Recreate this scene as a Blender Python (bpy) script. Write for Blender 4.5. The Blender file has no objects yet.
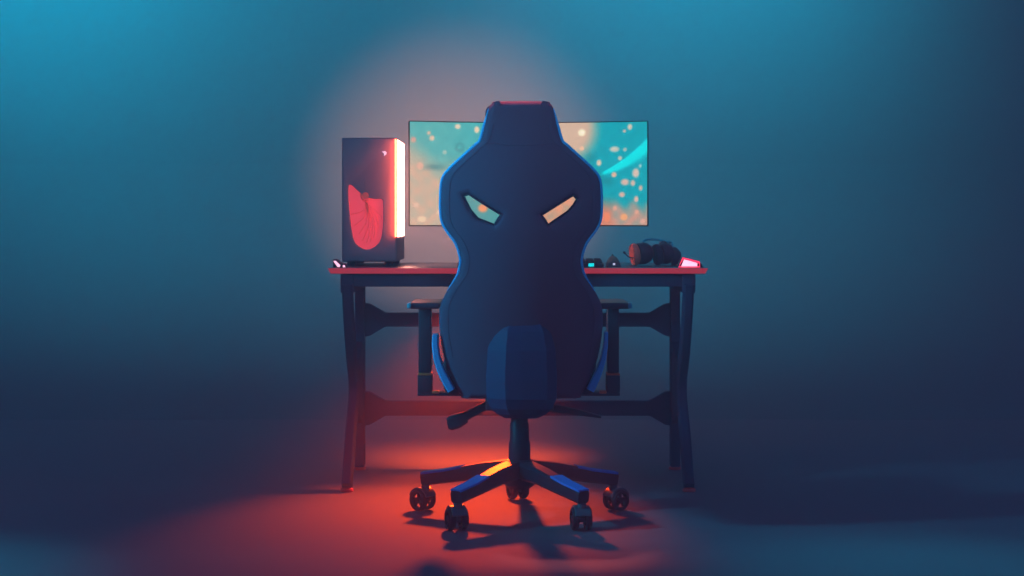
import bpy, bmesh, math, random
from mathutils import Vector, Matrix

# ------------------------------------------------------------------ camera, world, lights, exposure
SC = bpy.context.scene
COL = SC.collection
CX, CAMZ, CAMD, F = -0.02, 0.917, 5.73, 1713.0
cam_d = bpy.data.cameras.new('camera')
cam = bpy.data.objects.new('camera', cam_d)
COL.objects.link(cam)
cam.location = (CX, -CAMD, CAMZ)
cam.rotation_euler = (math.radians(90), 0, 0)
cam_d.sensor_width = 36.0
cam_d.lens = 36.0 * F / 1024.0
cam_d.shift_y = -70.0 / 1024.0
cam_d.clip_end = 100
SC.camera = cam

SC.view_settings.view_transform = 'Standard'
SC.view_settings.look = 'None'
SC.view_settings.gamma = 1.0
SC.view_settings.exposure = 0.0
SC.view_settings.use_curve_mapping = False
SC.cycles.use_denoising = True
SC.cycles.volume_bounces = 1
SC.cycles.sample_clamp_indirect = 4.0

world = bpy.data.worlds.new('world')
SC.world = world
world.use_nodes = True
bgn = world.node_tree.nodes['Background']
bgn.inputs['Color'].default_value = (0.27, 0.20, 0.72, 1)
bgn.inputs['Strength'].default_value = 0.255


def aim(o, target):
    d = Vector(target) - Vector(o.location)
    o.rotation_euler = d.to_track_quat('-Z', 'Y').to_euler()


def spot(name, loc, target, color, power, angle, blend=1.0, size=0.1):
    l = bpy.data.lights.new(name, 'SPOT')
    l.color = color
    l.energy = power
    l.spot_size = math.radians(angle)
    l.spot_blend = blend
    l.shadow_soft_size = size
    o = bpy.data.objects.new(name, l)
    COL.objects.link(o)
    o.location = loc
    aim(o, target)
    return o


def area(name, loc, target, color, power, sx, sy, spread=180):
    l = bpy.data.lights.new(name, 'AREA')
    l.shape = 'RECTANGLE'
    l.color = color
    l.energy = power
    l.size, l.size_y = sx, sy
    l.spread = math.radians(spread)
    o = bpy.data.objects.new(name, l)
    COL.objects.link(o)
    o.location = loc
    aim(o, target)
    return o


TEAL = (0.0, 0.64, 0.95)
spot('wall_wash_lamp', (-2.7, 1.6, 3.1), (-2.3, 3.27, 2.55), TEAL, 640, 112, 1.0, 0.25)
spot('wall_wash_lamp', (0.92, 1.6, 3.1), (0.82, 3.27, 2.45), TEAL, 470, 113, 1.0, 0.25)
spot('floor_pool_lamp', (-1.75, -1.6, 3.0), (-1.75, -1.45, 0), TEAL, 220, 32, 1.0, 0.1)
spot('floor_pool_lamp', (1.06, -1.6, 3.0), (1.06, -1.45, 0), TEAL, 150, 31, 1.0, 0.1)
spot('front_fill', (0.0, -5.0, 2.4), (-0.05, -0.6, 1.38), (0.12, 0.62, 1.0), 420, 20, 1.0, 0.2)  # added unseen fill from the camera side, lifts the dark chair back and tower
spot('blue_rim_lamp', (-2.2, -1.3, 1.45), (0, -0.75, 0.70), (0.0, 0.60, 1.0), 230, 33, 0.8, 0.1)
spot('blue_rim_lamp', (2.2, -0.6, 1.5), (0, -0.75, 0.62), (0.0, 0.50, 1.0), 20, 36, 0.8, 0.1)
spot('red_floor_lamp', (-0.14, 0.58, 0.668), (-0.23, -0.12, 0.0), (1.0, 0.055, 0.003), 310, 71, 1.0, 0.05)
spot('red_floor_lamp', (-0.10, 0.60, 0.668), (-0.16, 0.82, 0.0), (1.0, 0.065, 0.005), 150, 76, 1.0, 0.05)
spot('red_wall_fill', (-0.36, 0.75, 1.02), (-0.30, 3.27, 1.10), (1.0, 0.22, 0.10), 880, 41, 1.0, 0.05)  # added unseen spot, stands in for the side panel's halo on the wall
spot('red_top_fill', (-0.2, -0.55, 3.0), (0.0, -0.86, 1.27), (1.0, 0.14, 0.12), 480, 10, 1.0, 0.05)  # added unseen narrow spot that reddens the headrest top

# ------------------------------------------------------------------ helpers


def P(px, py, Y):
    s = F / (Y + CAMD)
    return Vector((CX + (px - 512) / s, Y, CAMZ - (py - 218) / s))


def XP(px, Y):
    return P(px, 218, Y).x


def ZP(py, Y):
    return P(512, py, Y).z


ORIGIN = {}


def thing(name, label, cat, loc, group=None):
    o = bpy.data.objects.new(name, None)
    o.empty_display_size = 0.05
    COL.objects.link(o)
    o.location = loc
    o['label'] = label
    o['category'] = cat
    if group:
        o['group'] = group
    ORIGIN[o.name] = Vector(loc)
    return o


def obj(name, bm, mat, parent=None, smooth=True, label=None, loc=None):
    """Link a bmesh given in world coordinates as ONE object under its parent."""
    if smooth is True:
        for e in bm.edges:
            if len(e.link_faces) == 2 and e.calc_face_angle(0) > math.radians(38):
                e.smooth = False
        for f in bm.faces:
            f.smooth = True
    org = Vector(loc) if loc is not None else (ORIGIN[parent.name] if parent else Vector((0, 0, 0)))
    bmesh.ops.translate(bm, vec=-org, verts=bm.verts)
    me = bpy.data.meshes.new(name)
    bm.to_mesh(me)
    bm.free()
    if isinstance(mat, (list, tuple)):
        for m in mat:
            me.materials.append(m)
    else:
        me.materials.append(mat)
    o = bpy.data.objects.new(name, me)
    COL.objects.link(o)
    if parent:
        o.parent = parent
    if loc is not None:
        o.location = org
    ORIGIN[o.name] = org
    if label:
        o['label'] = label
    return o


def struct(name, bm, mat):
    o = obj(name, bm, mat, smooth=False)
    o['kind'] = 'structure'
    return o


def add_box(bm, lo, hi, bevel=0.0, seg=2, rot=None):
    c = (Vector(lo) + Vector(hi)) / 2
    sz = Vector(hi) - Vector(lo)
    r = bmesh.ops.create_cube(bm, size=1.0)
    vs = r['verts']
    bmesh.ops.scale(bm, vec=sz, verts=vs)
    if bevel > 0:
        es = list({e for v in vs for e in v.link_edges})
        b = bmesh.ops.bevel(bm, geom=es, offset=bevel, segments=seg, affect='EDGES', profile=0.5)
        vs = list({v for f in b['faces'] for v in f.verts} | {v for v in vs if v.is_valid})
    if rot is not None:
        bmesh.ops.rotate(bm, cent=(0, 0, 0), matrix=rot, verts=vs)
    bmesh.ops.translate(bm, vec=c, verts=vs)
    return vs


def add_prism(bm, pts, off, bevel=0.0):
    """Polygon pts (3D, planar) extruded by vector off."""
    off = Vector(off)
    a = [bm.verts.new(p) for p in pts]
    b = [bm.verts.new(Vector(p) + off) for p in pts]
    fs = [bm.faces.new(a), bm.faces.new(b[::-1])]
    n = len(pts)
    for i in range(n):
        j = (i + 1) % n
        fs.append(bm.faces.new((a[j], a[i], b[i], b[j])))
    bmesh.ops.recalc_face_normals(bm, faces=fs)
    if bevel > 0:
        es = list({e for f in fs for e in f.edges})
        bmesh.ops.bevel(bm, geom=es, offset=bevel, segments=2, affect='EDGES', profile=0.5)


def add_tube(bm, pts, r, n=10, closed=False, taper=None):
    pts = [Vector(p) for p in pts]
    m = len(pts)
    rings = []
    up = Vector((0.0123, 0.999, 0.0231)).normalized()
    for i, p in enumerate(pts):
        if closed:
            t = pts[(i + 1) % m] - pts[i - 1]
        else:
            t = pts[min(i + 1, m - 1)] - pts[max(i - 1, 0)]
        t.normalize()
        u = up if abs(t.dot(up)) < 0.95 else Vector((1, 0, 0))
        a = t.cross(u).normalized()
        b = t.cross(a).normalized()
        rr = r if taper is None else taper[i]
        rings.append([bm.verts.new(p + rr * (math.cos(2 * math.pi * k / n) * a + math.sin(2 * math.pi * k / n) * b))
                      for k in range(n)])
    fs = []
    for i in range(m if closed else m - 1):
        A, B = rings[i], rings[(i + 1) % m]
        for k in range(n):
            fs.append(bm.faces.new((A[k], A[(k + 1) % n], B[(k + 1) % n], B[k])))
    if not closed:
        fs.append(bm.faces.new(rings[0][::-1]))
        fs.append(bm.faces.new(rings[-1]))
    bmesh.ops.recalc_face_normals(bm, faces=fs)


def add_bar(bm, pts, w, h, side=(1, 0, 0)):
    """Rectangular bar along pts: w along `side`, h perpendicular. w/h may be lists."""
    pts = [Vector(p) for p in pts]
    m = len(pts)
    side = Vector(side).normalized()
    rings = []
    for i, p in enumerate(pts):
        t = (pts[min(i + 1, m - 1)] - pts[max(i - 1, 0)]).normalized()
        s = (side - t * side.dot(t)).normalized()
        q = t.cross(s).normalized()
        ww = (w[i] if isinstance(w, (list, tuple)) else w) / 2
        hh = (h[i] if isinstance(h, (list, tuple)) else h) / 2
        c = 0.18 * min(ww, hh) * 2
        prof = [(-ww, -hh + c), (-ww + c, -hh), (ww - c, -hh), (ww, -hh + c),
                (ww, hh - c), (ww - c, hh), (-ww + c, hh), (-ww, hh - c)]
        rings.append([bm.verts.new(p + s * x + q * y) for x, y in prof])
    fs = []
    for i in range(m - 1):
        for k in range(8):
            fs.append(bm.faces.new((rings[i][k], rings[i][(k + 1) % 8], rings[i + 1][(k + 1) % 8], rings[i + 1][k])))
    fs.append(bm.faces.new(rings[0][::-1]))
    fs.append(bm.faces.new(rings[-1]))
    bmesh.ops.recalc_face_normals(bm, faces=fs)


def add_lathe(bm, prof, axis_o, axis_d=(0, 0, 1), n=24, closed=False):
    """prof: list of (radius, height) revolved about axis."""
    d = Vector(axis_d).normalized()
    q = d.to_track_quat('Z', 'Y').to_matrix()
    o = Vector(axis_o)
    rings = []
    for r, h in prof:
        if r < 1e-6:
            rings.append([bm.verts.new(o + q @ Vector((0, 0, h)))])
        else:
            rings.append([bm.verts.new(o + q @ Vector((r * math.cos(2 * math.pi * k / n), r * math.sin(2 * math.pi * k / n), h)))
                          for k in range(n)])
    fs = []
    m = len(rings)
    for i in range(m if closed else m - 1):
        A, B = rings[i], rings[(i + 1) % m]
        for k in range(n):
            k2 = (k + 1) % n
            if len(A) == 1 and len(B) == 1:
                continue
            if len(A) == 1:
                fs.append(bm.faces.new((A[0], B[k], B[k2])))
            elif len(B) == 1:
                fs.append(bm.faces.new((A[k2], A[k], B[0])))
            else:
                fs.append(bm.faces.new((A[k], B[k], B[k2], A[k2])))
    bmesh.ops.recalc_face_normals(bm, faces=fs)


def smooth_loop(pts, per=5, closed=True):
    out = []
    n = len(pts)
    rng = range(n) if closed else range(n - 1)
    for i in rng:
        if closed:
            p0, p1, p2, p3 = pts[i - 1], pts[i], pts[(i + 1) % n], pts[(i + 2) % n]
        else:
            p0, p1, p2, p3 = pts[max(i - 1, 0)], pts[i], pts[i + 1], pts[min(i + 2, n - 1)]
        for k in range(per):
            t = k / per
            out.append(tuple(0.5 * (2 * b + (c - a) * t + (2 * a - 5 * b + 4 * c - d) * t * t + (3 * b - a - 3 * c + d) * t ** 3)
                             for a, b, c, d in zip(p0, p1, p2, p3)))
    if not closed:
        out.append(tuple(pts[-1]))
    return out


# ------------------------------------------------------------------ materials


def mat(name, color, rough=0.5, metal=0.0, emit=None, estr=0.0, bump=0.0, bscale=200.0, vary=0.0, spec=0.5, sheen=0.0):
    m = bpy.data.materials.new(name)
    m.use_nodes = True
    nt = m.node_tree
    b = nt.nodes['Principled BSDF']
    b.inputs['Base Color'].default_value = (*color, 1)
    b.inputs['Roughness'].default_value = rough
    b.inputs['Metallic'].default_value = metal
    b.inputs['Specular IOR Level'].default_value = spec
    b.inputs['Sheen Weight'].default_value = sheen
    if emit:
        b.inputs['Emission Color'].default_value = (*emit, 1)
        b.inputs['Emission Strength'].default_value = estr
    if bump or vary:
        tc = nt.nodes.new('ShaderNodeTexCoord')
        nz = nt.nodes.new('ShaderNodeTexNoise')
        nz.inputs['Scale'].default_value = bscale
        nz.inputs['Detail'].default_value = 3
        nt.links.new(tc.outputs['Object'], nz.inputs['Vector'])
        if bump:
            bp = nt.nodes.new('ShaderNodeBump')
            bp.inputs['Strength'].default_value = bump
            bp.inputs['Distance'].default_value = 0.002
            nt.links.new(nz.outputs['Fac'], bp.inputs['Height'])
            nt.links.new(bp.outputs['Normal'], b.inputs['Normal'])
        if vary:
            mx = nt.nodes.new('ShaderNodeMixRGB')
            mx.inputs['Color1'].default_value = (*[c * (1 - vary) for c in color], 1)
            mx.inputs['Color2'].default_value = (*[min(1, c * (1 + vary)) for c in color], 1)
            nt.links.new(nz.outputs['Fac'], mx.inputs['Fac'])
            nt.links.new(mx.outputs['Color'], b.inputs['Base Color'])
    return m


M = {
    'wall': mat('matte_teal_grey_wall', (0.105, 0.18, 0.20), 0.95, vary=0.03, bscale=3, spec=0.1),
    'floor': mat('matte_grey_floor', (0.13, 0.165, 0.195), 0.8, vary=0.05, bscale=6, bump=0.1, spec=0.2),
    'fabric': mat('navy_black_fabric', (0.15, 0.08, 0.13), 0.8, bump=0.15, bscale=600, spec=0.2),
    'fabric2': mat('black_leatherette', (0.03, 0.032, 0.06), 0.6, bump=0.2, bscale=400, spec=0.3),
    'blue': mat('glossy_blue_plastic', (0.02, 0.5, 0.9), 0.4),
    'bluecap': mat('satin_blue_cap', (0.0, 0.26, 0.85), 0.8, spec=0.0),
    'blue2': mat('deep_blue_cover', (0.025, 0.05, 0.12), 0.6, spec=0.2),
    'plastic': mat('black_plastic', (0.045, 0.035, 0.055), 0.45, bump=0.05, bscale=500),
    'gloss': mat('glossy_black_base', (0.03, 0.03, 0.05), 0.4, spec=0.16),
    'metal': mat('powder_coated_steel', (0.03, 0.08, 0.15), 0.9, bump=0.05, bscale=700, spec=0.03),
    'top': mat('dark_laminate', (0.06, 0.06, 0.07), 0.35, vary=0.1, bscale=30),
    'hood': mat('caster_hood_teal_light', (0.02, 0.12, 0.14), 0.35),  # teal light from above is put into the hood colour
    'rubber': mat('black_rubber', (0.02, 0.02, 0.03), 0.7),
    'spoke': mat('grey_wheel_plastic', (0.16, 0.15, 0.17), 0.4),
    'redpad': mat('red_rubber_pad', (0.7, 0.06, 0.06), 0.5),
    'orange': mat('orange_plastic_and_glint', (0.9, 0.2, 0.06), 0.4),
    'redcushion': mat('orange_red_foam', (0.9, 0.22, 0.15), 0.8, bump=0.2, bscale=300),
    'tealglint': mat('teal_highlight', (0.03, 0.45, 0.55), 0.4),  # teal highlights put into the colour of headband and pad corners
    'edge': mat('red_edge_glow', (0.3, 0.02, 0.03), 0.5, emit=(1.0, 0.07, 0.11), estr=0.36),  # weak glow added so the red edge band does not go dark
    'side_glow': mat('lit_side_panel', (0.9, 0.5, 0.5), 0.4, emit=(1.0, 0.36, 0.27), estr=16),
    'bar': mat('red_orange_bloom', (0.8, 0.2, 0.1), 0.5, emit=(1.0, 0.09, 0.035), estr=18),  # glow added for the orange edge and the bloom over the tower front
    'bezel': mat('dull_black_frame', (0.012, 0.012, 0.015), 0.8, spec=0.05),
    'vent': mat('backlit_red_panel', (0.5, 0.05, 0.06), 0.5, emit=(1.0, 0.06, 0.09), estr=0.75),
    'mark': mat('lit_pale_mark', (0.6, 0.6, 0.7), 0.5, emit=(0.8, 0.75, 1.0), estr=0.7),
    'hotpink': mat('pink_white_led', (0.9, 0.5, 0.6), 0.5, emit=(1.0, 0.45, 0.60), estr=1.8),
    'redhalo': mat('red_halo', (0.6, 0.02, 0.06), 0.5, emit=(1.0, 0.03, 0.10), estr=1.5),  # red halo of the right desk light, put into a glowing tube
    'cyanled': mat('cyan_led', (0.1, 0.6, 0.6), 0.5, emit=(0.0, 0.8, 0.85), estr=1.2),
    'case': mat('dark_case_steel', (0.22, 0.22, 0.26), 0.5, spec=0.2),
}

# screen: vertex-painted picture that gives off light
ms = bpy.data.materials.new('lit_screen')
ms.use_nodes = True
nt = ms.node_tree
b = nt.nodes['Principled BSDF']
b.inputs['Base Color'].default_value = (0.01, 0.01, 0.012, 1)
b.inputs['Roughness'].default_value = 0.5
va = nt.nodes.new('ShaderNodeVertexColor')
va.layer_name = 'picture'
nt.links.new(va.outputs['Color'], b.inputs['Emission Color'])
b.inputs['Emission Strength'].default_value = 1.25
M['screen'] = ms

# ------------------------------------------------------------------ setting
WALL_Y = 3.27
bm = bmesh.new()
add_box(bm, (-7, -7.5, -0.1), (7, WALL_Y + 0.2, 0.0))
struct('floor', bm, M['floor'])
bm = bmesh.new()
add_box(bm, (-7, WALL_Y, 0.0), (7, WALL_Y + 0.2, 5.0))
struct('wall_back', bm, M['wall'])
# cove that sweeps the floor into the wall
bm = bmesh.new()
R = 1.2
arc = [(WALL_Y - R + R * math.sin(t), R - R * math.cos(t)) for t in [math.pi / 2 * k / 16 for k in range(17)]]
poly = [Vector((-7, y, z + 0.0005)) for y, z in arc] + [Vector((-7, WALL_Y + 0.02, R)), Vector((-7, WALL_Y + 0.02, -0.02)),
                                                Vector((-7, WALL_Y - R, -0.02))]
add_prism(bm, poly, (14, 0, 0))
cv = obj('trim_1', bm, M['wall'])
cv['kind'] = 'structure'

# haze that fills the room
mh = bpy.data.materials.new('thin_haze')
mh.use_nodes = True
nt = mh.node_tree
nt.nodes.remove(nt.nodes['Principled BSDF'])
vs = nt.nodes.new('ShaderNodeVolumeScatter')
vs.inputs['Color'].default_value = (0.9, 0.9, 0.95, 1)
vs.inputs['Density'].default_value = 0.047
vs.inputs['Anisotropy'].default_value = 0.45
nt.links.new(vs.outputs['Volume'], nt.nodes['Material Output'].inputs['Volume'])
bm = bmesh.new()
add_box(bm, (-6.9, -7.4, 0.001), (6.9, WALL_Y - 0.001, 4.9))
hz = obj('haze', bm, mh, smooth=False)
hz['kind'] = 'stuff'
hz['label'] = 'thin blue haze hanging in the air of the whole room'
hz['category'] = 'haze'

# ------------------------------------------------------------------ desk
desk = thing('gaming_desk', 'black desk with red front edge and bowed K-shaped steel legs', 'desk', (0, 0.34, 0))
bm = bmesh.new()
add_box(bm, (-0.629, 0.006, 0.730), (0.629, 0.70, 0.750), 0.003)
obj('desktop', bm, M['top'], desk)
bm = bmesh.new()
add_prism(bm, [Vector((-0.637, 0, 0.749)), Vector((0.637, 0, 0.749)), Vector((0.627, 0, 0.731)), Vector((-0.627, 0, 0.731))],
          (0, 0.0058, 0), 0.0015)
obj('edge_band', bm, M['edge'], desk, label='red front edge band with an added glow')
bm = bmesh.new()
add_box(bm, (-0.575, 0.03, 0.686), (0.575, 0.055, 0.7295), 0.003)
add_box(bm, (-0.575, 0.60, 0.686), (0.575, 0.625, 0.7295), 0.003)
obj('apron', bm, M['metal'], desk)
for sx in (-1, 1):
    X = 0.574 * sx
    bm = bmesh.new()
    # rear post
    add_box(bm, (X - 0.017, 0.49, 0.012), (X + 0.017, 0.55, 0.73), 0.004)
    # top rail and bracket under the desktop
    add_box(bm, (X - 0.022, 0.02, 0.665), (X + 0.022, 0.56, 0.7295), 0.004)
    # bowed front strut
    path = smooth_loop([(X, 0.035, 0.70), (X, 0.075, 0.60), (X, 0.17, 0.46), (X, 0.265, 0.36), (X, 0.265, 0.28),
                        (X, 0.15, 0.17), (X, 0.02, 0.012)], 5, closed=False)
    add_bar(bm, path, 0.034, 0.055)
    # mid plate joining strut to post
    add_prism(bm, [Vector((X - 0.014, 0.26, 0.40)), Vector((X - 0.014, 0.50, 0.47)), Vector((X - 0.014, 0.50, 0.17)),
                   Vector((X - 0.014, 0.26, 0.24))], (0.028, 0, 0), 0.003)
    lg = obj('leg', bm, M['metal'], desk)
    for yy in (0.015, 0.52):
        b2 = bmesh.new()
        add_lathe(b2, [(0, 0), (0.021, 0), (0.023, 0.004), (0.021, 0.010), (0.012, 0.0125), (0, 0.0125)], (X, yy, 0), n=16)
        obj('foot', b2, M['redpad'], lg, label='red foot pad')
for zt, zb in ((0.571, 0.521), (0.250, 0.197)):
    bm = bmesh.new()
    g, t = 0.036, 0.075
    xl = 0.5565
    pts = [(-xl, zt + g), (-xl + 0.02, zt + g * 0.9), (-xl + t, zt), (xl - t, zt), (xl - 0.02, zt + g * 0.9), (xl, zt + g),
           (xl, zb - g), (xl - 0.02, zb - g * 0.9), (xl - t, zb), (-xl + t, zb), (-xl + 0.02, zb - g * 0.9), (-xl, zb - g)]
    add_prism(bm, [Vector((x, 0.505, z)) for x, z in pts], (0, 0.035, 0), 0.003)
    obj('crossbeam', bm, M['metal'], desk)

# ------------------------------------------------------------------ monitor
mon = thing('monitor', 'wide curved monitor on the desk showing teal scene with orange sparks', 'monitor', (XP(528.5, 0.36), 0.36, 0.75))
MX = XP(528.5, 0.25)
MW, RAD = 0.834, 0.95
Z0, Z1 = 0.888, 1.257
half = math.asin(MW / 2 / RAD)
YC = 0.25 - RAD * math.cos(half)           # arc centre


def mon_pt(u, z, off=0.0):                  # u in -1..1, off = distance behind the screen face
    a = u * half
    return Vector((MX + (RAD + off) * math.sin(a), YC + (RAD + off) * math.cos(a), z))


def shell(bm, u0, u1, z0, z1, o0, o1, n=32, bulge=0.0):
    rings = []
    for i in range(n + 1):
        u = u0 + (u1 - u0) * i / n
        rings.append([bm.verts.new(mon_pt(u, z0, o0)), bm.verts.new(mon_pt(u, z1, o0)),
                      bm.verts.new(mon_pt(u, z1, o1)), bm.verts.new(mon_pt(u, z0, o1))])
    fs = []
    for i in range(n):
        for k in range(4):
            fs.append(bm.faces.new((rings[i][k], rings[i + 1][k], rings[i + 1][(k + 1) % 4], rings[i][(k + 1) % 4])))
    fs.append(bm.faces.new(rings[0]))
    fs.append(bm.faces.new(rings[-1][::-1]))
    bmesh.ops.recalc_face_normals(bm, faces=fs)


bm = bmesh.new()
shell(bm, -0.985, 0.985, Z0 + 0.002, Z1 - 0.002, 0.001, 0.022)
shell(bm, -0.55, 0.55, Z0 + 0.05, Z1 - 0.05, 0.022, 0.05)
obj('casing', bm, M['bezel'], mon)
bm = bmesh.new()
shell(bm, -1, 1, Z1 - 0.003, Z1, -0.003, 0.001)
shell(bm, -1, 1, Z0, Z0 + 0.004, -0.003, 0.001)
shell(bm, -1, -1 + 0.004, Z0 + 0.004, Z1 - 0.003, -0.003, 0.001, 2)
shell(bm, 1 - 0.004, 1, Z0 + 0.004, Z1 - 0.003, -0.003, 0.001, 2)
obj('bezel', bm, M['bezel'], mon)


def lin(c):
    return tuple(((v / 255) / 12.92 if v / 255 <= 0.04045 else ((v / 255 + 0.055) / 1.055) ** 2.4) for v in c)


def sst(a, b_, x):
    t = max(0.0, min(1.0, (x - a) / (b_ - a)))
    return t * t * (3 - 2 * t)


def mixc(a, b_, t):
    return tuple(p + (q - p) * t for p, q in zip(a, b_))


DOTS = [  # x, y, rx, ry, colour
    (433, 138, 2.4, 2.4, (225, 190, 160)), (430, 133, 1.8, 1.8, (205, 180, 155)), (414, 140, 2.6, 2.6, (215, 160, 140)),
    (459, 126, 2.6, 2.2, (235, 205, 175)), (478, 129, 2.2, 3.0, (240, 205, 170)), (446, 152, 2.0, 2.0, (170, 190, 175)),
    (421, 166, 3.2, 3.2, (230, 175, 150)), (484, 208, 4.2, 3.6, (245, 150, 100)), (423, 219, 4, 2.6, (245, 205, 170)),
    (440, 212, 2.0, 2.0, (235, 195, 165)), (417, 205, 2.4, 2.2, (235, 190, 165)),
    (581, 132, 3.2, 3.0, (255, 240, 205)), (581, 148, 1.8, 1.8, (250, 190, 150)), (629, 127, 2.2, 2.8, (210, 195, 175)),
    (623.5, 131, 1.5, 1.5, (200, 180, 165)), (613.5, 149, 4.4, 2.6, (195, 195, 180)), (624, 149.5, 1.8, 1.8, (170, 185, 175)),
    (619, 158, 2.0, 2.0, (190, 190, 175)), (598, 162.5, 2.2, 2.8, (220, 195, 170)), (613, 174.5, 2.4, 2.4, (225, 180, 155)),
    (635, 173, 3.2, 4.2, (215, 190, 175)), (639.5, 166, 1.4, 1.8, (150, 200, 195)), (624, 182, 3.8, 3.0, (215, 180, 165)),
    (632, 183, 2.2, 2.8, (205, 180, 165)), (640, 188, 1.8, 2.6, (200, 175, 160)), (621, 194.5, 2.8, 2.4, (215, 175, 160)),
    (635.5, 199, 2.0, 2.8, (220, 180, 165)), (623, 217, 3.2, 3.0, (245, 165, 110)), (606, 217, 2.6, 4.0, (240, 135, 95)),
    (636, 212, 2.0, 2.0, (225, 165, 140)), (614, 208, 1.8, 2.2, (225, 165, 140)), (642, 221, 2.4, 2.0, (225, 170, 150)),
]


def picture(x, y):
    # base: pale teal at the left to strong teal at the right
    c = mixc((94, 178, 174), (0, 163, 178), sst(430, 600, x))
    grain = 0.5 + 0.25 * math.sin(x * 0.41 + 2.1 * math.sin(y * 0.23)) + 0.25 * math.sin(y * 0.37 + 1.7 * math.sin(x * 0.19) + 1.3)
    c = mixc(c, (30, 130, 140), 0.16 * grain)
    # peach lower-left glow
    f = sst(150, 188, y + 0.8 * max(0, 440 - x)) * (1 - sst(470, 515, x))
    c = mixc(c, (218, 174, 146), (0.78 + 0.18 * grain) * f)
    # grey-teal middle behind the chair
    f = 1 - sst(0.5, 1.2, math.hypot((x - 490) / 40, (y - 205) / 42))
    c = mixc(c, (74, 150, 152), 0.85 * f)
    # orange middle
    f = 1 - sst(0.45, 1.25, math.hypot((x - 558) / 32, (y - 208) / 36))
    c = mixc(c, (236, 150, 110), (0.76 + 0.22 * grain) * f)
    # peach flare at the top
    f = 1 - sst(0.55, 1.15, math.hypot((x - 566) / 34, (y - 128) / 38))
    c = mixc(c, (228, 176, 146), 0.92 * f)
    # warm floor at the lower right
    f = sst(196, 214, y + 3 * math.sin(x * 0.35)) * sst(560, 600, x)
    c = mixc(c, (205, 150, 130), (0.74 + 0.24 * grain) * f)
    f = sst(190, 215, y) * sst(575, 590, x) * (1 - sst(606, 616, x))
    c = mixc(c, (226, 122, 88), 0.75 * f)
    # bright streak
    t = (x - 600) / 48.0
    if t > -0.2:
        mid = 174.0 - 29.0 * t + 3.0 * math.sin(3.1 * max(0, t))
        w = 1.6 + 7.5 * max(0, t)
        up = sst(-w * 1.1, -w * 0.6, y - mid)
        dn = 1 - sst(w * 0.3, w * 1.5, y - mid)
        c = mixc(c, (0, 224, 228), up * dn * sst(-0.08, 0.1, t))
    # dim blots
    for bx, by, rx, ry, k in ((607, 181, 7, 4, 0.45), (590, 158, 6, 5, 0.35), (436, 167, 11, 3.0, 0.5), (597, 176, 6, 4, 0.4)):
        q = ((x - bx) / rx) ** 2 + ((y - by) / ry) ** 2
        c = mixc(c, (40, 110, 118), k * math.exp(-q))
    q = math.hypot(x - 461, y - 147)
    c = mixc(c, (60, 130, 135), 0.5 * math.exp(-((q - 3.5) / 1.6) ** 2))
    for bx, by, rx, ry, dc in DOTS:
        q = (((x - bx) / rx) ** 2 + ((y - by) / ry) ** 2) * 1.25
        if q < 8:
            c = mixc(c, dc, 1 - sst(0.1, 3.0, q))
    return lin(c)


bm = bmesh.new()
NX, NZ = 250, 110
lay = bm.verts.layers.float_color.new('picture')
grid = []
ua, za, zb = 1 - 0.004, Z0 + 0.004, Z1 - 0.003
for j in range(NZ + 1):
    row = []
    for i in range(NX + 1):
        fu, fv = i / NX, j / NZ
        v = bm.verts.new(mon_pt(-ua + 2 * ua * fu, za + (zb - za) * fv, 0.0))
        v[lay] = (*picture(410 + 237 * fu, 225 - 103 * fv), 1)
        row.append(v)
    grid.append(row)
for j in range(NZ):
    for i in range(NX):
        bm.faces.new((grid[j][i], grid[j][i + 1], grid[j + 1][i + 1], grid[j + 1][i]))
obj('screen', bm, M['screen'], mon, label='lit screen with a teal and peach game picture')
bm = bmesh.new()
yb = mon_pt(0, 0, 0.05).y
add_bar(bm, [(MX, yb + 0.035, 0.765), (MX, yb + 0.03, 0.95), (MX, yb + 0.01, 1.06)], 0.06, 0.035)
add_box(bm, (MX - 0.06, yb - 0.012, 1.02), (MX + 0.06, yb + 0.03, 1.12), 0.006)
obj('stand', bm, M['plastic'], mon)
bm = bmesh.new()
add_prism(bm, [Vector((MX + x, y, 0.7505)) for x, y in ((-0.05, yb + 0.07), (0.05, yb + 0.07), (0.085, yb - 0.14), (0.06, yb - 0.16),
                                                       (0, yb - 0.10), (-0.06, yb - 0.16), (-0.085, yb - 0.14))], (0, 0, 0.015), 0.003)
obj('base', bm, M['plastic'], mon)

# ------------------------------------------------------------------ computer tower
TY0, TY1 = 0.20, 0.64
TXL, TXR = XP(341.5, TY0), XP(396.5, TY0)
TZ1 = ZP(137.5, TY0)
tower = thing('computer_tower', 'dark computer tower with red lit front and glowing side panel on left desk end', 'computer tower',
              ((TXL + TXR) / 2, (TY0 + TY1) / 2, 0.75))
bm = bmesh.new()
add_box(bm, (TXL, TY0 + 0.014, 0.765), (TXR, TY1, TZ1), 0.004)
obj('case', bm, M['case'], tower)
for yy in (TY0 + 0.05, TY1 - 0.05):
    for xx in (TXL + 0.03, TXR - 0.03):
        bm = bmesh.new()
        add_lathe(bm, [(0, 0), (0.014, 0), (0.016, 0.0155), (0, 0.0155)], (xx, yy, 0.75), n=14)
        obj('foot', bm, M['rubber'], tower)


def TP(px, py, off=0.0):
    v = P(px, py, TY0)
    v.y += off
    return v


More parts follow.
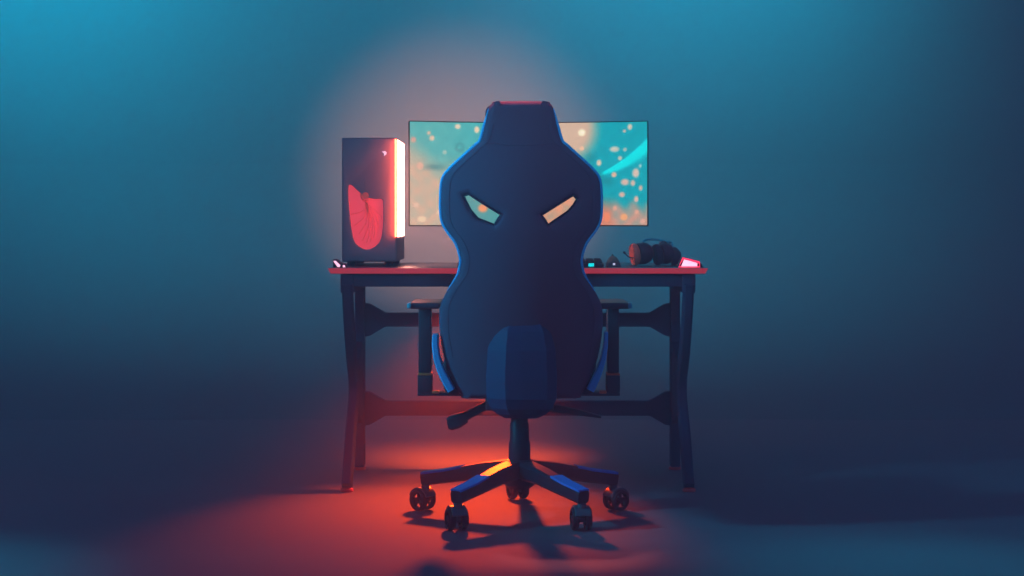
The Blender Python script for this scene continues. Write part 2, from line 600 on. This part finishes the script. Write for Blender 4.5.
def fill_curve(loops, depth, bevel=0.0):
    """2D loops (x, z); returns a bmesh of the filled shape, thickness along Y centred on 0."""
    cu = bpy.data.curves.new('tmp', 'CURVE')
    cu.dimensions = '2D'
    cu.fill_mode = 'BOTH'
    cu.extrude = depth / 2 - bevel
    cu.bevel_depth = bevel
    cu.bevel_resolution = 2
    cu.offset = -bevel
    for lp in loops:
        sp = cu.splines.new('POLY')
        sp.points.add(len(lp) - 1)
        for p, q in zip(sp.points, lp):
            p.co = (q[0], q[1], 0, 1)
        sp.use_cyclic_u = True
    o = bpy.data.objects.new('tmp', cu)
    COL.objects.link(o)
    dg = bpy.context.evaluated_depsgraph_get()
    me = bpy.data.meshes.new_from_object(o.evaluated_get(dg))
    b_ = bmesh.new()
    b_.from_mesh(me)
    bpy.data.objects.remove(o)
    bpy.data.curves.remove(cu)
    bpy.data.meshes.remove(me)
    bmesh.ops.remove_doubles(b_, verts=b_.verts, dist=1e-5)
    for v in b_.verts:
        x, z, t = v.co
        v.co = (x, -t, z)
    bmesh.ops.recalc_face_normals(b_, faces=b_.faces)
    return b_


win_px = smooth_loop([(348.5, 186), (352, 185.5), (358, 191), (366, 197), (375, 199), (381, 199), (383, 203), (383, 222), (381, 238), (376, 245.5), (367, 249.5),
                      (358.5, 246), (353.5, 239), (350.5, 222), (348.5, 200)], 4)
win = [(TP(a, c).x, TP(a, c).z) for a, c in win_px]
outer = [(TXL + 0.002, 0.768), (TXR - 0.002, 0.768), (TXR - 0.002, TZ1 - 0.002), (TXL + 0.002, TZ1 - 0.002)]
bm = fill_curve([outer, win], 0.014, 0.003)
bmesh.ops.translate(bm, vec=(0, TY0 + 0.007, 0), verts=bm.verts)
obj('front_panel', bm, M['case'], tower)
bm = fill_curve([win], 0.002)
bmesh.ops.translate(bm, vec=(0, TY0 + 0.0125, 0), verts=bm.verts)
vent = obj('vent_window', bm, M['vent'], tower, label='red backlit window with swirling vanes')
# swirling vanes and round hub in front of the red window
bm = bmesh.new()
hub = TP(365.5, 195.5)
for k in range(9):
    t = k / 8
    ex, ey = 350.5 + 32 * sst(0, 1, max(0, t - 0.35) / 0.65), 206 + 40 * math.sin(math.pi * min(1, t * 1.0))
    ex = 350.5 + 31.5 * t
    ey = 205 + 38 * math.sin(math.pi * (0.08 + 0.80 * t))
    mx, my = (365.5 + ex) / 2 + 4.5, (200 + ey) / 2 + 3.5
    pts = smooth_loop([(365.5, 201), (mx, my), (ex, ey)], 6, closed=False)
    add_tube(bm, [TP(a, c, 0.010) for a, c in pts], 0.0011, 6)
obj('vane', bm, M['redcushion'], vent)
bm = bmesh.new()
ring = [TP(365.5 + 4.6 * math.cos(a), 195.5 + 5.2 * math.sin(a), 0.003) for a in [2 * math.pi * k / 28 for k in range(28)]]
add_tube(bm, ring, 0.0028, 8, closed=True)
add_lathe(bm, [(0, -0.004), (0.009, -0.003), (0.012, 0.004), (0, 0.004)], TP(365.5, 195.5, 0.002), (0, -1, 0), 20)
obj('fan_hub', bm, M['redcushion'], tower)
bm = bmesh.new()
add_prism(bm, [TP(381.5, 151.5, -0.0015), TP(385, 151, -0.0015), TP(386.8, 152.6, -0.0015), TP(386, 154.6, -0.0015),
               TP(383.8, 156, -0.0015), TP(384.2, 153.6, -0.0015)], (0, 0.002, 0))
obj('badge', bm, M['mark'], tower, label='small pale lit mark')
# glowing right side panel
zs0, zs1 = ZP(237, TY0), TZ1 - 0.006
bm = bmesh.new()
add_box(bm, (TXR + 0.0005, TY0 + 0.03, zs0), (TXR + 0.0030, TY1 - 0.06, zs1), 0.001)
obj('side_panel', bm, M['side_glow'], tower, label='white-hot glowing side panel')
bm = bmesh.new()
add_box(bm, (TXR - 0.004, TY0 - 0.032, zs0), (TXR, TY0 - 0.001, zs1), 0.001)
obj('bloom_bar', bm, M['bar'], tower, label='added red-orange glowing bar that reddens the tower front')
bm = bmesh.new()
add_tube(bm, [TP(365.5, 190.5, 0.0015), TP(365.5, 176, 0.0015)], 0.0022, 8)
obj('hub_stem', bm, M['case'], tower)

# ------------------------------------------------------------------ small things on the desk
# left glowing puck
dl = thing('desk_light', 'small pink glowing desk light at left end of desk before the tower', 'desk light', (XP(338, 0.07), 0.07, 0.75))
bm = bmesh.new()
add_prism(bm, [P(333, 268.5, 0.05), P(347, 268.5, 0.05), P(346, 264.5, 0.05), P(340, 262.5, 0.05), P(337, 259.6, 0.05), P(333, 259, 0.05)], (0, 0.05, 0), 0.002)
for v in bm.verts:
    v.co.z = max(v.co.z, 0.7502)
obj('body', bm, M['plastic'], dl)
bm = bmesh.new()
add_prism(bm, [P(333.2, 261, 0.0475), P(335.6, 260.8, 0.0475), P(340.4, 265.4, 0.0475), P(339.4, 267.2, 0.0475), P(337.4, 266.8, 0.0475)], (0, 0.002, 0), 0.0005)
obj('lamp_strip', bm, M['hotpink'], dl, label='pink-white glowing bar')
bm = bmesh.new()
add_prism(bm, [P(342.8, 265.2, 0.0475), P(344.6, 265.1, 0.0475), P(345.4, 267.2, 0.0475), P(342.8, 267.3, 0.0475)], (0, 0.002, 0), 0.0005)
obj('lamp_dot', bm, M['hotpink'], dl, label='pink-white glowing dot')

# right glowing wedge
dr = thing('desk_light', 'dark wedge with white-pink glowing face at right end of desk', 'desk light', (XP(690, 0.1), 0.1, 0.75))
Y = 0.06
bm = bmesh.new()
add_prism(bm, [P(678, 268, Y), P(703, 268, Y), P(702, 264, Y), P(697, 260.5, Y), P(683, 257, Y)], (0, 0.07, 0), 0.002)
for v in bm.verts:
    v.co.z = max(v.co.z, 0.7502)
obj('body', bm, M['plastic'], dr)
bm = bmesh.new()
add_prism(bm, [P(681, 267, Y - 0.002), P(684.2, 259.2, Y - 0.002), P(697.5, 263.2, Y - 0.002), P(697, 267, Y - 0.002)], (0, 0.002, 0), 0.0005)
obj('lamp_face', bm, M['hotpink'], dr, label='white-pink glowing face')
bm = bmesh.new()
lp = [P(678.5, 267.3, Y - 0.003), P(682.8, 258.2, Y - 0.003), P(699.5, 262.4, Y - 0.003), P(699.8, 267.3, Y - 0.003)]
add_tube(bm, lp, 0.0036, 8, closed=True)
obj('lamp_halo', bm, M['redhalo'], dr, label='red glowing tube drawn as the halo of the face')

# keyboard and mouse
kb = thing('keyboard', 'low black keyboard on the desk behind the chair with cyan lit corner', 'keyboard', (0.06, 0.12, 0.75))
kx0, kx1 = XP(458, 0.10), XP(603, 0.10)
bm = bmesh.new()
add_prism(bm, [Vector((kx0, 0.05, 0.7502)), Vector((kx0, 0.19, 0.7502)), Vector((kx0, 0.19, 0.772)), Vector((kx0, 0.05, 0.762))],
          (kx1 - kx0, 0, 0), 0.002)
obj('body', bm, M['plastic'], kb)
bm = bmesh.new()
for r in range(5):
    yk = 0.066 + r * 0.0235
    n = 17
    for k in range(n):
        if r == 0 and 4 <= k <= 9:
            if k == 4:
                add_box(bm, (kx0 + 0.012 + 4 * 0.0283, yk - 0.009, 0.764), (kx0 + 0.008 + 10 * 0.0283, yk + 0.009, 0.771), 0.0015, 1)
            continue
        x = kx0 + 0.024 + k * 0.0283
        zk = 0.7635 + 0.0714 * (yk - 0.05)
        add_box(bm, (x - 0.012, yk - 0.0095, zk), (x + 0.012, yk + 0.0095, zk + 0.007), 0.0015, 1)
kc = obj('keycaps', bm, M['rubber'], kb)
kc['kind'] = 'stuff'
bm = bmesh.new()
add_box(bm, (XP(588.5, 0.048), 0.0465, 0.7535), (XP(594, 0.048), 0.0495, 0.764), 0.001)
obj('status_light', bm, M['cyanled'], kb, label='cyan lit corner')

mo = thing('mouse', 'small dark computer mouse on the desk right of the chair with a dim pink light', 'mouse', (XP(613, 0.14), 0.14, 0.75))
bm = bmesh.new()
prev = None
mx = XP(613, 0.14)
rings = []
for i in range(9):
    t = i / 8
    y = 0.085 + 0.11 * t
    hw = 0.031 * (1 - 0.25 * math.sin(math.pi * t)) * (0.55 + 0.45 * math.sin(math.pi * (0.15 + 0.7 * t)))
    h = 0.012 + 0.026 * math.sin(math.pi * (0.12 + 0.8 * t))
    rings.append([bm.verts.new((mx + hw * math.cos(a), y, 0.7502 + h * max(0, math.sin(a)))) for a in [math.pi * k / 10 for k in range(11)]])
for i in range(8):
    for k in range(10):
        bm.faces.new((rings[i][k], rings[i][k + 1], rings[i + 1][k + 1], rings[i + 1][k]))
    bm.faces.new((rings[i][0], rings[i + 1][0], rings[i + 1][-1], rings[i][-1]))
bm.faces.new(rings[0])
bm.faces.new(rings[-1])
bmesh.ops.recalc_face_normals(bm, faces=bm.faces)
obj('shell', bm, M['plastic'], mo)
bm = bmesh.new()
add_lathe(bm, [(0, -0.003), (0.008, -0.003), (0.009, 0), (0.008, 0.003), (0, 0.003)], (mx, 0.165, 0.784), (1, 0, 0), 16)
obj('scroll_wheel', bm, M['rubber'], mo)
bm = bmesh.new()
add_box(bm, (mx - 0.004, 0.081, 0.757), (mx + 0.004, 0.0848, 0.764), 0.001)
obj('status_light', bm, M['mark'], mo, label='dim pink light')

# headset
hs = thing('headset', 'dark headset with orange ear pad resting on right side of the desk', 'headset', (XP(655, 0.3), 0.3, 0.75))
HY = 0.30


def cup(x, tilt, rx, rz, zc, depth, pad_mat, shell_mat, yy):
    o = Vector((x, yy, zc))
    d = Vector((math.cos(tilt), math.sin(tilt) * 0.6, 0.12)).normalized()
    b1 = bmesh.new()
    add_lathe(b1, [(0, 0.004), (rx * 0.55, 0.002), (rx * 0.9, -0.004), (rx, -0.014), (rx * 0.92, -0.024), (rx * 0.6, -0.027), (0, -0.020)], o, d, 28)
    p = obj('ear_pad', b1, pad_mat, hs)
    b1 = bmesh.new()
    add_lathe(b1, [(0, 0.0), (rx * 0.95, 0.0), (rx * 0.98, depth * 0.45), (rx * 0.8, depth * 0.8), (rx * 0.45, depth), (0, depth)], o, d, 28)
    s_ = obj('ear_cup', b1, shell_mat, hs)
    return p, s_


p, s_ = cup(XP(638.5, HY), 0.35, 0.0395, 0.039, 0.7905, 0.05, M['redcushion'], M['plastic'], HY)
p['label'] = 'orange-red ear pad'
p, s_ = cup(XP(661.5, HY + 0.01), 0.35, 0.0385, 0.039, 0.7895, 0.045, M['fabric2'], M['plastic'], HY + 0.02)
bm = bmesh.new()
hb = smooth_loop([tuple(P(641, 247, HY + 0.03)), tuple(P(644, 241, HY + 0.05)), tuple(P(651, 239.4, HY + 0.07)), tuple(P(662, 240.5, HY + 0.08)),
                  tuple(P(671, 243.5, HY + 0.07)), tuple(P(670, 249, HY + 0.04))], 6, closed=False)
add_bar(bm, hb, 0.022, 0.007, (0, 1, 0))
obj('headband', bm, M['tealglint'], hs, label='padded headband coloured teal for its highlight')
bm = bmesh.new()
add_tube(bm, [P(659, 256, HY + 0.01), P(660, 243, HY - 0.005)], 0.0035, 8)
add_tube(bm, [P(660, 243, HY - 0.005), P(664, 241.5, HY + 0.02), P(670, 246, HY + 0.03)], 0.004, 8)
obj('yoke', bm, M['spoke'], hs)
bm = bmesh.new()
add_tube(bm, smooth_loop([tuple(P(636, 258, HY - 0.02)), tuple(P(629, 257, HY - 0.04)), tuple(P(625, 253, HY - 0.05))], 5, closed=False), 0.002, 8)
add_tube(bm, [P(625, 253, HY - 0.05), P(623.5, 252, HY - 0.053)], 0.004, 8)
obj('microphone', bm, M['plastic'], hs)
bm = bmesh.new()
add_prism(bm, [P(672, 266.2, HY), P(682, 266.2, HY), P(681, 252, HY), P(676, 247, HY), P(672, 247.5, HY)], (0, 0.06, 0), 0.003)
for v in bm.verts:
    v.co.z = max(v.co.z, 0.7502)
obj('hanger', bm, M['plastic'], hs)

# ------------------------------------------------------------------ gaming chair
CXC = 0.003
BY = -0.46
chair = thing('gaming_chair', 'high-backed dark gaming chair with slanted eye-shaped slots seen from behind', 'chair', (CXC, BY, 0))


def rear_y(z, x=0.0):
    """Rear face of the reclined back, its wings curving towards the desk."""
    y = -0.735 - 0.17 * (z - 0.40) / 0.87
    return y + 0.055 * (abs(x) / 0.22) ** 2


def on_back(px, py):
    """Point of the photograph carried onto the rear face of the backrest."""
    x, z = 0.0, 0.8
    for _ in range(12):
        v = P(px, py, rear_y(z, x))
        x, z = v.x - CXC, v.z
    return v


HW = [(101, 24), (103, 29), (108, 32.5), (124, 36.5), (140, 41), (145, 46), (156, 58), (168, 71), (178, 78.3), (193, 80.4), (217, 80), (229, 75.5),
      (243, 65.5), (258, 60.6), (268, 61.3), (276, 64), (291, 74), (306, 81), (320, 82), (334, 81.3), (358, 77), (382, 68.5), (395, 60), (399, 50)]
CPX = 521.0
right = [(CPX + h, y) for y, h in HW]
left = [(CPX - h, y) for y, h in reversed(HW)]
out_px = smooth_loop(right + left, 4)
eyeL = [(464, 196.2), (468.7, 194.5), (484, 204.5), (500.3, 214.6), (494, 224.2), (478, 218.2), (471, 210)]
eyeR = [(542.2, 215), (558, 205), (573.4, 195.4), (576.6, 199), (573, 205), (567.5, 211.2), (548.4, 224.2)]


def dens(lp, n=5):
    out = []
    for i in range(len(lp)):
        a, c = lp[i], lp[(i + 1) % len(lp)]
        for k in range(n):
            out.append((a[0] + (c[0] - a[0]) * k / n, a[1] + (c[1] - a[1]) * k / n))
    return out


def flat(lp):
    r = []
    for q in lp:
        v = on_back(*q)
        r.append((v.x, v.z))
    return r


TH = 0.095
loops = [flat(out_px), flat(dens(eyeL)), flat(dens(eyeR))]
bm = fill_curve(loops, TH, 0.018)
for x in [CXC + k * 0.03 for k in range(-7, 8)]:
    bmesh.ops.bisect_plane(bm, geom=bm.verts[:] + bm.edges[:] + bm.faces[:], plane_co=(x, 0, 0), plane_no=(1, 0, 0), dist=1e-5)
for z in [0.40 + k * 0.05 for k in range(18)]:
    bmesh.ops.bisect_plane(bm, geom=bm.verts[:] + bm.edges[:] + bm.faces[:], plane_co=(0, 0, z), plane_no=(0, 0, 1), dist=1e-5)
for v in bm.verts:
    depth = v.co.y + TH / 2
    v.co.y = rear_y(v.co.z, v.co.x - CXC) + depth
obj('backrest', bm, M['fabric'], chair)


def edge_loop(lp, off=0.0, dz=0.0):
    r = []
    for q in lp:
        v = on_back(*q)
        v.y += off
        r.append(v)
    return r


# blue side trim: a band round the edge on each side (split at top and bottom)
for sgn, lab in ((-1, 'blue edge trim'), (1, 'blue edge trim')):
    seq = [(CPX + sgn * (h + 0.1), y) for y, h in HW if 106 < y < 296]
    seq = smooth_loop(seq, 4, closed=False)
    pts = edge_loop(seq, 0.012)
    bm = bmesh.new()
    nn = len(pts)
    add_tube(bm, pts, 0.0055, 10, taper=[0.0048 * min(1.0, 0.25 + 0.15 * min(i, nn - 1 - i)) for i in range(nn)])
    obj('edge_trim', bm, M['blue'], chair, label=lab)
# stitched seam lines on the rear face
bm = bmesh.new()
for sgn in (-1, 1):
    seq = smooth_loop([(CPX + sgn * (h - 9), y) for y, h in HW[3:21]], 4, closed=False)
    add_tube(bm, edge_loop(seq, 0.0005), 0.0016, 6)
seq = [(CPX - 33 + 66 * k / 12, 143 + 2 * math.sin(math.pi * k / 12)) for k in range(13)]
add_tube(bm, edge_loop(seq, 0.0005), 0.0016, 6)
obj('seam', bm, M['fabric'], chair)
# moulded rims of the two slots
for e in (eyeL, eyeR):
    bm = bmesh.new()
    add_tube(bm, edge_loop(dens(e, 3), 0.004), 0.0022, 8, closed=True)
    obj('slot_rim', bm, M['plastic'], chair)
# headrest pillow on the sitter's side, its top just showing
bm = bmesh.new()
zt = on_back(521, 101).z
yt = rear_y(zt) + TH + 0.03
add_box(bm, (CXC - 0.10, yt - 0.045, zt - 0.16), (CXC + 0.10, yt + 0.04, zt - 0.004), 0.022, 4)
obj('head_pillow', bm, M['fabric2'], chair)

# blue rear cover low on the back
bm = bmesh.new()
rows = [(318, 17, 0.006), (321, 24, 0.016), (331, 30, 0.030), (350, 34, 0.042), (378, 35.5, 0.048), (398, 35, 0.048), (408, 31, 0.040), (414, 25, 0.028), (418, 17, 0.012)]
rr = []
for y, h, pr in rows:
    yb_ = -0.752
    ring = []
    for fx, ky in ((-1, 0), (-0.98, 0.1), (-0.46, 1.0), (0, 1.04), (0.72, 1.0), (0.98, 0.25), (1, 0)):
        v = P(521.5 + fx * h, y, yb_)
        v.y = yb_ + 0.03 - 0.03 * 1 - pr * ky
        ring.append(bm.verts.new(v))
    rr.append(ring)
bk = []
for y, h, pr in rows:
    bk.append([bm.verts.new(Vector((P(521.5 + fx * h, y, -0.752).x, -0.70, P(521.5, y, -0.752).z))) for fx in (-1, 1)])
fs = []
for i in range(len(rows) - 1):
    for k in range(6):
        fs.append(bm.faces.new((rr[i][k], rr[i][k + 1], rr[i + 1][k + 1], rr[i + 1][k])))
    fs.append(bm.faces.new((rr[i][0], rr[i + 1][0], bk[i + 1][0], bk[i][0])))
    fs.append(bm.faces.new((rr[i][6], bk[i][1], bk[i + 1][1], rr[i + 1][6])))
    fs.append(bm.faces.new((bk[i][0], bk[i + 1][0], bk[i + 1][1], bk[i][1])))
fs.append(bm.faces.new(rr[0][::-1] + [bk[0][0], bk[0][1]]))
fs.append(bm.faces.new(rr[-1] + [bk[-1][1], bk[-1][0]]))
bmesh.ops.recalc_face_normals(bm, faces=fs)
obj('rear_cover', bm, M['blue2'], chair, smooth=False, label='blue faceted cover low on the back')

# seat
bm = bmesh.new()
add_box(bm, (CXC - 0.185, -0.70, 0.395), (CXC + 0.185, -0.20, 0.478), 0.03, 4)
obj('seat', bm, M['fabric2'], chair)
for sgn in (-1, 1):
    bm = bmesh.new()
    add_box(bm, (CXC + sgn * 0.195 - 0.032, -0.66, 0.39), (CXC + sgn * 0.195 + 0.032, -0.20, 0.515), 0.028, 4)
    obj('seat_bolster', bm, M['fabric2'], chair)
    bm = bmesh.new()
    if sgn < 0:
        seq = [(435.5, 334), (435.3, 345), (437, 358), (441, 370), (446.5, 381), (451.5, 390)]
        wd = [0.016, 0.019, 0.020, 0.022, 0.024, 0.022]
    else:
        seq = [(606, 332), (605.5, 345), (603.5, 358), (599.5, 370), (594.5, 381), (590, 390)]
        wd = [0.010, 0.012, 0.014, 0.018, 0.022, 0.022]
    pts = [P(a, c, -0.685) for a, c in seq]
    add_bar(bm, pts, 0.05, wd, (0, 1, 0))
    obj('hinge_cover', bm, M['blue'], chair, label='curved blue hinge cover')

# armrests
for sgn in (-1, 1):
    AY = -0.5
    if sgn < 0:
        xa, xb, xp0, xp1 = XP(409, -0.64), XP(440, -0.64), XP(418, AY), XP(432.5, AY)
    else:
        xa, xb, xp0, xp1 = XP(600, -0.64), XP(630, -0.64), XP(606, AY), XP(619.5, AY)
    z1 = ZP(303, -0.64)
    bm = bmesh.new()
    add_box(bm, (xa, -0.64, z1 - 0.018), (xb, -0.38, z1), 0.007, 3)
    obj('arm_pad', bm, M['plastic'], chair)
    bm = bmesh.new()
    add_box(bm, (xp0 + 0.003, AY - 0.03, ZP(372, AY)), (xp1 - 0.003, AY + 0.03, z1 - 0.02), 0.004)
    add_box(bm, (xp0, AY - 0.034, ZP(392, AY)), (xp1, AY + 0.034, ZP(374, AY)), 0.005)
    xi = CXC + sgn * 0.12
    add_box(bm, (min(xp0, xi), AY - 0.03, ZP(395, AY)), (max(xp1, xi), AY + 0.03, ZP(391.5, AY)), 0.003)
    obj('arm_post', bm, M['plastic'], chair)
    bm = bmesh.new()
    add_box(bm, (xp0 + 0.001, AY - 0.036, ZP(374.4, AY)), (xp1 - 0.001, AY + 0.036, ZP(372.6, AY)), 0.001)
    obj('height_collar', bm, M['orange'], chair, label='thin orange collar')
    bm = bmesh.new()
    xq = xp1 if sgn < 0 else xp0 - 0.022
    add_box(bm, (xq, AY - 0.036, ZP(392.6, AY)), (xq + 0.022, AY - 0.005, ZP(389.8, AY)), 0.002)  # painted glint: orange block for light caught on the bracket edge
    obj('arm_glint', bm, M['orange'], chair, label='orange block painted as a glint on the arm bracket')
    bm = bmesh.new()
    xo = xa if sgn < 0 else xb
    add_box(bm, (xo - 0.006, -0.645, z1 - 0.016), (xo + 0.006, -0.60, z1 + 0.0005), 0.003)  # painted glint: teal block for light on the outer pad corner
    obj('pad_glint', bm, M['tealglint'], chair, label='teal block painted as a glint on the pad corner')

# mechanism, lever, gas lift
bm = bmesh.new()
add_box(bm, (CXC - 0.10, -0.72, 0.352), (CXC + 0.10, -0.36, 0.396), 0.008)
add_box(bm, (CXC - 0.06, -0.73, 0.345), (CXC + 0.06, -0.55, 0.38), 0.006)
obj('tilt_mechanism', bm, M['plastic'], chair)
bm = bmesh.new()
add_bar(bm, [P(500, 404, BY), P(484, 407, BY), P(470, 414, BY), P(462, 418, BY)], [0.018, 0.02, 0.022, 0.026], [0.018, 0.024, 0.026, 0.03], (0, 1, 0))
add_bar(bm, [P(466, 417, BY), P(458, 420.5, BY), P(450.5, 423, BY), P(447.5, 423.5, BY)], [0.03, 0.04, 0.04, 0.03], [0.034, 0.044, 0.044, 0.032], (0, 1, 0))
obj('tilt_lever', bm, M['plastic'], chair)
bm = bmesh.new()
add_bar(bm, [P(545, 407, BY), P(570, 411, BY), P(590, 414.5, BY), P(601, 417, BY)], [0.02, 0.03, 0.03, 0.018], [0.026, 0.020, 0.012, 0.006], (0, 1, 0))
obj('height_lever', bm, M['plastic'], chair)
bm = bmesh.new()
add_lathe(bm, [(0, 0.10), (0.034, 0.10), (0.034, 0.165), (0.033, 0.225), (0.030, 0.232), (0.029, 0.285), (0.026, 0.290), (0.025, 0.355), (0, 0.355)],
          (CXC, BY, 0), n=28)
obj('gas_lift', bm, M['gloss'], chair)

bm = bmesh.new()
add_lathe(bm, [(0, 0.088), (0.036, 0.088), (0.047, 0.098), (0.050, 0.135), (0.047, 0.165), (0.042, 0.174), (0.035, 0.176), (0, 0.176)], (CXC, BY, 0), n=30)
obj('base_hub', bm, M['gloss'], chair)
RB = 0.306
for k in range(5):
    a = math.radians(-90 - 36 + 72 * k)
    d = Vector((math.cos(a), math.sin(a), 0))
    c = Vector((CXC, BY, 0))
    s = Vector((-d.y, d.x, 0))
    bm = bmesh.new()
    pts = [c + d * 0.03 + Vector((0, 0, 0.145)), c + d * 0.12 + Vector((0, 0, 0.136)), c + d * 0.22 + Vector((0, 0, 0.116)), c + d * (RB + 0.012) + Vector((0, 0, 0.099))]
    add_bar(bm, pts, [0.066, 0.056, 0.046, 0.040], [0.056, 0.048, 0.042, 0.038], s)
    bl = obj('base_leg', bm, M['gloss'], chair)
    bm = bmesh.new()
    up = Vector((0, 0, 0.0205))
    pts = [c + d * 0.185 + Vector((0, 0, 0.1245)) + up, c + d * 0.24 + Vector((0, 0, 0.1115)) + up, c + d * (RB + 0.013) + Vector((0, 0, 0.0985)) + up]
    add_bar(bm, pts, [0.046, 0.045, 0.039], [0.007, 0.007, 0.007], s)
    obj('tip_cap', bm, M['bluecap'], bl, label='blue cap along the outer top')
    # caster: stem, hood with two spoked wheels
    tip = c + d * (RB + 0.003)
    yaw = [0.35, 0.15, -0.9, 0.4, 0.9][k]
    ax = Vector((math.cos(yaw), math.sin(yaw), 0))                     # wheel axle
    fw = Vector((-ax.y, ax.x, 0))
    wc = tip + fw * 0.012 + Vector((0, 0, 0.0345))
    bm = bmesh.new()
    add_lathe(bm, [(0, 0.05), (0.013, 0.05), (0.013, 0.082), (0, 0.082)], (tip.x, tip.y, 0), n=14)
    add_lathe(bm, [(0, -0.010), (0.012, -0.010), (0.012, 0.010), (0, 0.010)], wc, ax, 14)
    arc = [wc + fw * (0.037 * math.cos(t)) + Vector((0, 0, 0.037 * math.sin(t))) for t in [math.radians(20 + 140 * q / 12) for q in range(13)]]
    add_bar(bm, arc, 0.046, 0.006, ax)
    add_box(bm, (tip.x - 0.012, tip.y - 0.012, 0.045), (tip.x + 0.012, tip.y + 0.012, 0.066), 0.003)
    ca = obj('caster', bm, M['hood'], chair)
    for w in (-1, 1):
        bm = bmesh.new()
        wo = wc + ax * (0.0195 * w)
        rt = 0.0335
        add_lathe(bm, [(rt - 0.010, -0.009), (rt - 0.003, -0.009), (rt, -0.005), (rt, 0.005), (rt - 0.003, 0.009), (rt - 0.010, 0.009)], wo, ax, 26, closed=True)
        add_lathe(bm, [(0, -0.008), (0.010, -0.008), (0.010, 0.008), (0, 0.008)], wo, ax, 14)
        for q in range(5):
            t = 2 * math.pi * q / 5 + 0.3
            r1 = fw * math.cos(t) + Vector((0, 0, math.sin(t)))
            add_bar(bm, [wo + r1 * 0.008, wo + r1 * (rt - 0.008)], 0.009, 0.005, ax)
        obj('wheel', bm, M['rubber'], ca)
